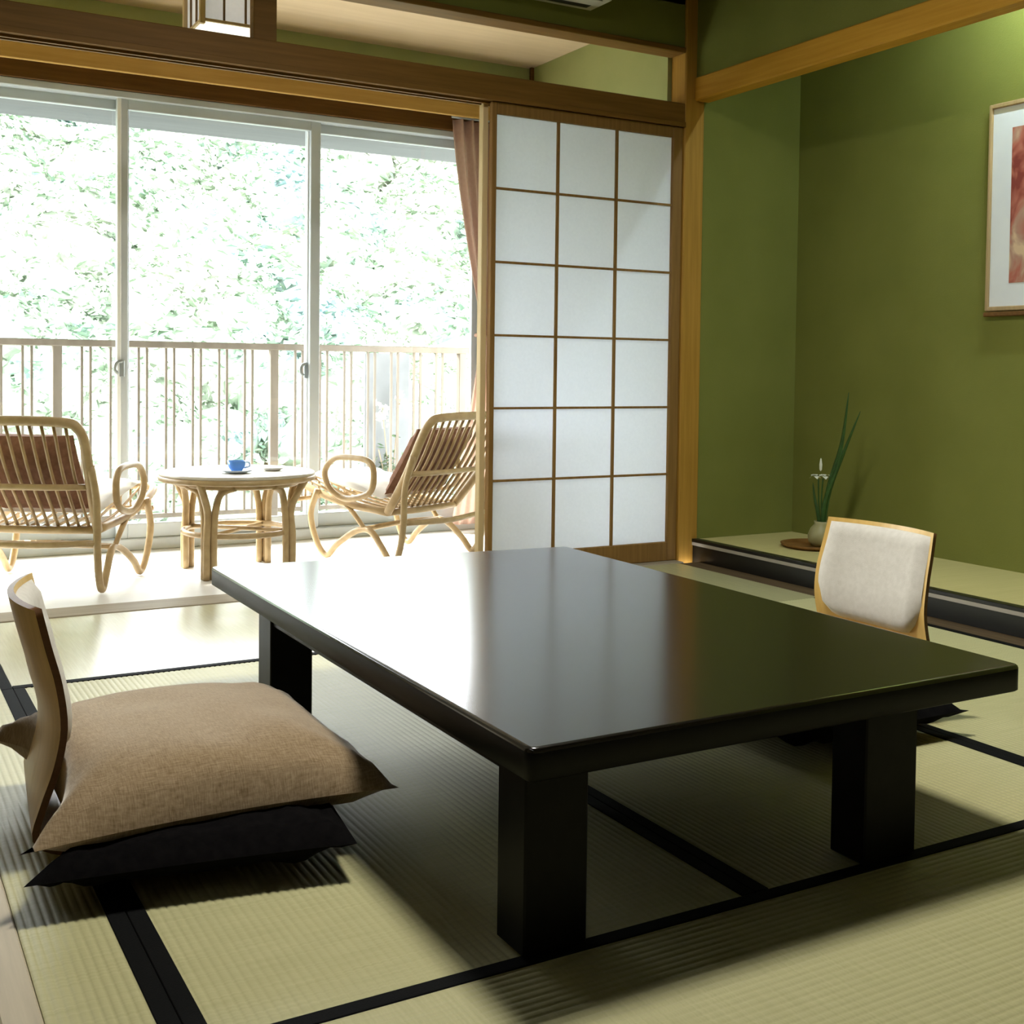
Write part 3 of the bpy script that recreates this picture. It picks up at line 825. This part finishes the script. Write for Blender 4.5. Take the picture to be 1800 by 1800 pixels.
def chair_cushions(loc, rz, lb, ls_):
    ca, sa = math.cos(rz), math.sin(rz)
    def w(x, y, z): return (loc[0]+ca*x-sa*y, loc[1]+sa*x+ca*y, loc[2]+z)
    a = cushion_mesh(.20, .18, .05, .06, .06, 2.2).build('back_cushion', M['browncloth'], None, w(0, -.165, .46))
    a.rotation_mode = 'XYZ'
    a.rotation_euler = (Matrix.Rotation(rz, 3, 'Z') @ Matrix.Rotation(R(-57), 3, 'X')).to_euler()
    tag(a, lb, 'cushion', 'brown chair cushions')
    b = cushion_mesh(.22, .24, .018, .028, .03, 5.2).build('seat_cushion', M['whitecloth'], None, w(0, .17, .335))
    b.rotation_euler = (Matrix.Rotation(rz, 3, 'Z') @ Matrix.Rotation(R(10), 3, 'X')).to_euler()
    tag(b, ls_, 'cushion', 'white seat cushions')
LA, RA = R(58-90), R(114-90)
LL, RL = (-2.635, .63, 0), (-1.09, .66, 0)
make_rattan('rattan armchair with its back to us, cut by the left edge beside the windows', LL, LA)
make_rattan('rattan armchair between the round table and the shoji panel', RL, RA)
chair_cushions(LL, LA, 'dark brown cushion against the back of the rattan chair at far left', 'off white seat cushion on the rattan chair at far left')
chair_cushions(RL, RA, 'brown cushion leaning in the rattan chair beside the shoji', 'off white seat cushion on the rattan chair beside the shoji')

# ------------------------------------------------------------------ round rattan table
rt = thing('round_table', 'round rattan table with curved legs between the two rattan chairs', 'table', (-1.89, .60, 0))
MB().lathe([(.0, .412), (.318, .412), (.326, .418), (.326, .426), (.318, .43), (0, .43)], n=48).build('table_top', M['glasstop'], rt)
ring = lambda r, z, n=24: [(r*math.cos(2*PI*k/n), r*math.sin(2*PI*k/n), z) for k in range(n)]
MB().tube(ring(.318, .405), .013, 8, closed=True, sub=2).build('top_rim', M['rattan'], rt)
ar = MB().tube(ring(.245, .385), .016, 8, closed=True, sub=2); ar.build('apron_ring', M['rattan'], rt)
for k in range(4):
    a = R(45+90*k); ux, uy = math.cos(a), math.sin(a); vx, vy = -uy, ux
    m = MB()
    P_ = lambda r, t, z: (ux*r+vx*t, uy*r+vy*t, z)
    for t in (-.022, .0, .022):
        rr_ = .245+(.012 if t == 0 else 0)
        if t == 0:
            m.tube([P_(rr_, 0, .002), P_(rr_, 0, .16), P_(rr_-.008, 0, .27), P_(rr_+.02, 0, .34), P_(.315, 0, .405)], .016, 8)
        else:
            s = 1 if t > 0 else -1
            m.tube([P_(rr_-.008, t, .002), P_(rr_-.008, t, .2), P_(rr_-.012, t+s*.008, .30), P_(rr_-.014, t+s*.032, .358), P_(rr_-.022, t+s*.09, .382)], .015, 8)
    m.build('leg', M['rattan'], rt)
MB().tube(ring(.225, .178), .012, 8, closed=True, sub=2).build('lower_ring', M['rattan'], rt)
MB().tube([(-.16, -.16, .178), (.16, .16, .178)], .009, 8, smooth_path=False).build('cross_stretcher', M['rattan'], rt)
MB().tube([(.16, -.16, .185), (-.16, .16, .185)], .009, 8, smooth_path=False).build('cross_stretcher', M['rattan'], rt)
sc_ = thing('saucer', 'pale blue saucer under the blue cup on the round table', 'saucer', (-1.925, .50, .4302))
MB().lathe([(.0, 0), (.035, 0), (.06, .007), (.068, .012), (.066, .014), (.055, .009), (.0, .004)], n=32).build('saucer_plate', M['bluepale'], sc_)
cp = thing('tea_cup', 'blue tea cup standing on the round rattan table', 'cup', (-1.925, .50, .4345))
MB().lathe([(.0, 0), (.022, 0), (.023, .005), (.034, .022), (.040, .047), (.0375, .047), (.031, .024), (.019, .008), (0, .007)], n=32).build('cup_bowl', M['blue'], cp)
MB().tube([(.036, 0, .04), (.052, 0, .038), (.054, 0, .022), (.032, 0, .016)], .0038, 8).build('cup_handle', M['bluepale'], cp)
ds = tag(MB().lathe([(.0, 0), (.03, 0), (.05, .012), (.048, .014), (.028, .004), (0, .004)], n=28).build('small_dish', M['whiteglaze'], None, (-1.75, .56, .4302)), 'small white dish right of the blue cup on the round table', 'dish')

# ------------------------------------------------------------------ curtain
cur = thing('curtain', 'dusty brown curtain gathered beside the shoji panel', 'curtain', (-.30, 1.275, 0))
def cpt(u, v):
    z = 2.20-2.16*v
    if v < .5: wl = .245-.185*(v/.5)**1.3*1.0
    else: wl = .06+.17*((v-.5)/.5)**1.2
    x = -wl+(wl+.03)*u
    y = .028*math.sin(u*PI*9)*(.6+.4*math.cos(v*4))
    return (x, y, z)
cl = MB().grid(cpt, 72, 40); o = cl.build('curtain_cloth', M['curtain'], cur)
MB().tube([(-.25, 0, 2.212), (.2, 0, 2.212)], .008, 8, smooth_path=False).build('curtain_track', M['alu'], cur)
tie = MB().tube([(-.075, -.035, 1.06), (-.02, -.045, 1.045), (.035, -.035, 1.06), (.035, .04, 1.07), (-.02, .048, 1.06), (-.075, .035, 1.06)], .011, 8, closed=True)
tie.build('tie_back', M['curtain'], cur)

# ------------------------------------------------------------------ hanging lantern in the sunroom
ln = thing('ceiling_lantern', 'square paper ceiling lantern hanging in the sunroom beside the transom strut', 'lamp', (-1.945, .62, 2.28))
H_ = .26; s2 = .135
fm = MB()
for sx in (-1, 1):
    for sy in (-1, 1): fm.bbox(sx*s2-.011, sx*s2+.011, sy*s2-.011, sy*s2+.011, -.012, H_, .002)
for z in (0, H_-.02):
    for q in (-1, 1):
        fm.bbox(-s2, s2, q*s2-.006, q*s2+.006, z, z+.012, .001); fm.bbox(q*s2-.006, q*s2+.006, -s2, s2, z, z+.012, .001)
fm.build('lantern_frame', M['lampwood'], ln)
lt = MB()
for q in (-1, 1):
    for t in (-.045, .045):
        lt.box(t-.004, t+.004, q*s2-.004, q*s2+.004, 0, H_); lt.box(q*s2-.004, q*s2+.004, t-.004, t+.004, 0, H_)
lt.build('lattice', M['lampdark'], ln)
ppn = MB()
for q in (-1, 1):
    ppn.box(-s2, s2, q*(s2-.006)-.0005, q*(s2-.006)+.0005, 0.004, H_-.005); ppn.box(q*(s2-.006)-.0005, q*(s2-.006)+.0005, -s2, s2, .004, H_-.005)
ppn.build('paper_shade', M['paper'], ln)
MB().box(-s2+.007, s2-.007, -s2+.007, s2-.007, .002, .005).build('bottom_panel', emit('lantern diffuser', (1, .97, .88), .55), ln)

MB().lathe([(0, .06), (.03, .07), (.045, .11), (.03, .15), (0, .16)], n=20).build('bulb', emit('lantern bulb glow', (1, .86, .62), 5.0), ln)
# ------------------------------------------------------------------ air conditioner on the dark wall
ac = thing('air_conditioner', 'aged white air conditioner on the dark green wall above the transom', 'air conditioner', (-.93, 0, 2.436))
bd = MB().bbox(-.42, .42, -.20, -.0005, .0, .20, .02); bd.build('casing', M['acwhite'], ac)
lv = MB()
lv.bbox(-.36, .36, -.175, -.05, -.0025, .004, .001); lv.build('air_outlet', M['acdark'], ac)
lv = MB().bbox(-.365, .365, -.17, -.10, -.006, -.002, .001); lv.build('louver', M['acwhite'], ac)

# ------------------------------------------------------------------ picture in the alcove
pc = thing('framed_picture', 'white mounted reddish print in a thin frame on the alcove wall', 'picture', (TD-.001, -1.47, 1.137))
PW, PH = .355, .832
fb = MB()
fb.bbox(-.022, 0, -PW, -PW+.014, 0, PH, .003); fb.bbox(-.022, 0, PW-.014, PW, 0, PH, .003)
fb.bbox(-.022, 0, -PW+.014, PW-.014, 0, .018, .003); fb.bbox(-.022, 0, -PW+.014, PW-.014, PH-.018, PH, .003)
fb.build('picture_frame', M['pframe'], pc)
MB().box(-.010, -.004, -PW+.012, PW-.012, .015, PH-.015).build('mount_board', M['mat_board'], pc)
MB().box(-.0115, -.0102, -PW+.11, PW-.105, .11, PH-.105).build('print', M['art'], pc)
MB().bbox(-.03, 0, -PW+.01, PW+.0, -.022, -.004, .003).build('shadow_strip', M['dwoodX'], pc)  # dark bar standing in for the shadow below the picture frame

# ------------------------------------------------------------------ ikebana
VX, VY, VZ = .445, -.455, .0952
ty = tag(MB().lathe([(0, 0), (.12, 0), (.142, .006), (.15, .018), (.144, .019), (.132, .009), (0, .008)], n=40).build('flower_tray', M['tray'], None, (VX-.005, VY+.02, VZ)), 'round brown tray under the vase on the alcove floor', 'tray')
vs_ = thing('vase', 'grey green flower vase on the brown tray behind the padded floor chair', 'vase', (VX, VY-.02, VZ+.0098))
MB().lathe([(0, 0), (.04, 0), (.058, .02), (.062, .05), (.05, .08), (.032, .1), (.036, .112), (.03, .112), (.026, .1), (.04, .07), (.045, .03), (0, .01)], n=32).build('vase_body', M['vase'], vs_)
fl = thing('flower_arrangement', 'white irises with long dark blades standing in the alcove vase', 'flowers', (VX, VY-.02, VZ+.10))
def blade(pts, w, name='leaf_blade'):
    P = [Vector(p) for p in pts]; m = MB(); n = 14; vs = []
    for i in range(n+1):
        t = i/n*(len(P)-1); k = min(int(t), len(P)-2); f = t-k
        p0 = P[max(0, k-1)]; p1 = P[k]; p2 = P[k+1]; p3 = P[min(len(P)-1, k+2)]
        q = .5*((2*p1)+(p2-p0)*f+(2*p0-5*p1+4*p2-p3)*f*f+(3*p1-p0-3*p2+p3)*f**3)
        ww = w*min(1, .55+i/n)*(1-(i/n)**3)+.0006
        vs += [q+Vector((0, -ww, 0)), q+Vector((-.003*min(1, ww/w), 0, 0)), q+Vector((0, ww, 0))]
    fs = []
    for i in range(n):
        for j in (0, 1): fs.append((i*3+j, i*3+j+1, i*3+j+4, i*3+j+3))
    m.add(vs, fs, True)
    o = m.build(name, M['leaf'], fl); s = o.modifiers.new('t', 'SOLIDIFY'); s.thickness = .0018
blade([(0, 0, -.06), (0, -.03, .16), (.005, -.105, .38), (.01, -.135, .60)], .012)
blade([(0, -.005, -.06), (0, -.04, .15), (.005, -.12, .34), (.01, -.205, .52)], .012)
blade([(.0, -.0, -.06), (-.01, -.03, .12), (0, -.09, .28), (.005, -.125, .44)], .011)
blade([(0, .005, -.06), (-.01, .02, .06), (-.01, .04, .13), (-.01, .05, .19)], .009)
blade([(0, .0, -.06), (-.01, -.012, .06), (-.01, -.03, .14), (-.01, -.05, .20)], .009)
sm_ = MB().tube([(0, 0, -.06), (-.01, .012, .09), (-.01, .018, .21)], .0035, 7); sm_.tube([(0, -.002, -.06), (-.012, -.005, .10), (-.012, -.012, .215)], .0035, 7)
sm_.build('stem', M['leaf'], fl)
def flower(c, name, s):
    m = MB()
    for k in range(6):
        a = 2*PI*k/6; up = .35 if k % 2 else -.15
        d = Vector((math.cos(a), math.sin(a), up)).normalized(); w = Vector((-math.sin(a), math.cos(a), 0))
        m.grid(lambda u, v: Vector(c)+d*s*v*1.2+w*s*.5*(2*u-1)*math.sin(PI*min(.97, .12+.85*v))+Vector((0, 0, .25*s*(math.sin(PI*v)-.6*v*v))), 4, 5)
    m.build(name, M['petal'], fl)
flower((-.01, .035, .218), 'bloom', .024); flower((-.012, -.020, .222), 'bloom', .025)
MB().lathe([(0, 0), (.006, .008), (.007, .03), (.003, .055), (0, .06)], -.01, .005, 12).build('bud', M['petal'], fl, (0, 0, .245))

# ------------------------------------------------------------------ lamps
cl_ = thing('ceiling_lamp', 'round white ceiling lamp directly over the black low table', 'lamp', (-2.0, -2.15, CH-.10))
MB().lathe([(0, 0), (.20, .0), (.225, .012), (.225, .03)], n=36).build('diffuser', emit('ceiling lamp glow', (1, .97, .88), 120.0), cl_)
MB().lathe([(.228, .02), (.232, -.019), (.245, -.019), (.245, .0995), (.0, .0995)], n=36).build('lamp_housing', M['lampwood'], cl_)
al = thing('ceiling_tube_lamp', 'slim tube lamp behind the hanging wall of the alcove', 'lamp', (.40, -1.70, 2.552))
MB().tube([(0, -.35, 0), (0, .35, 0)], .016, 10, smooth_path=False).build('tube', emit('alcove tube glow', (.80, .97, 1.0), 200.0), al)
MB().bbox(-.03, .03, -.38, .38, .02, .168, .004).build('lamp_housing', M['acwhite'], al)

# ------------------------------------------------------------------ daylight
w = bpy.data.worlds.new('sky'); SC.world = w; w.use_nodes = True
nt = w.node_tree; bg = nt.nodes['Background']
bg.inputs['Color'].default_value = (.95, .975, 1.0, 1); bg.inputs['Strength'].default_value = 17.0
sun = bpy.data.lights.new('sun', 'SUN'); sun.energy = 15.0; sun.angle = R(1.5); sun.color = (1, .96, .88)
so = bpy.data.objects.new('sun', sun); COL.objects.link(so)
so.rotation_euler = Vector((.60, -1.15, -1.0)).to_track_quat('-Z', 'Y').to_euler()
pr = bpy.data.lights.new('window_portal', 'AREA'); pr.shape = 'RECTANGLE'; pr.size = 4.2; pr.size_y = 2.2
pr.cycles.is_portal = True
po = bpy.data.objects.new('window_portal', pr); COL.objects.link(po)
po.location = (-2.1, WY+.12, 1.1); po.rotation_euler = (R(-90), 0, 0)
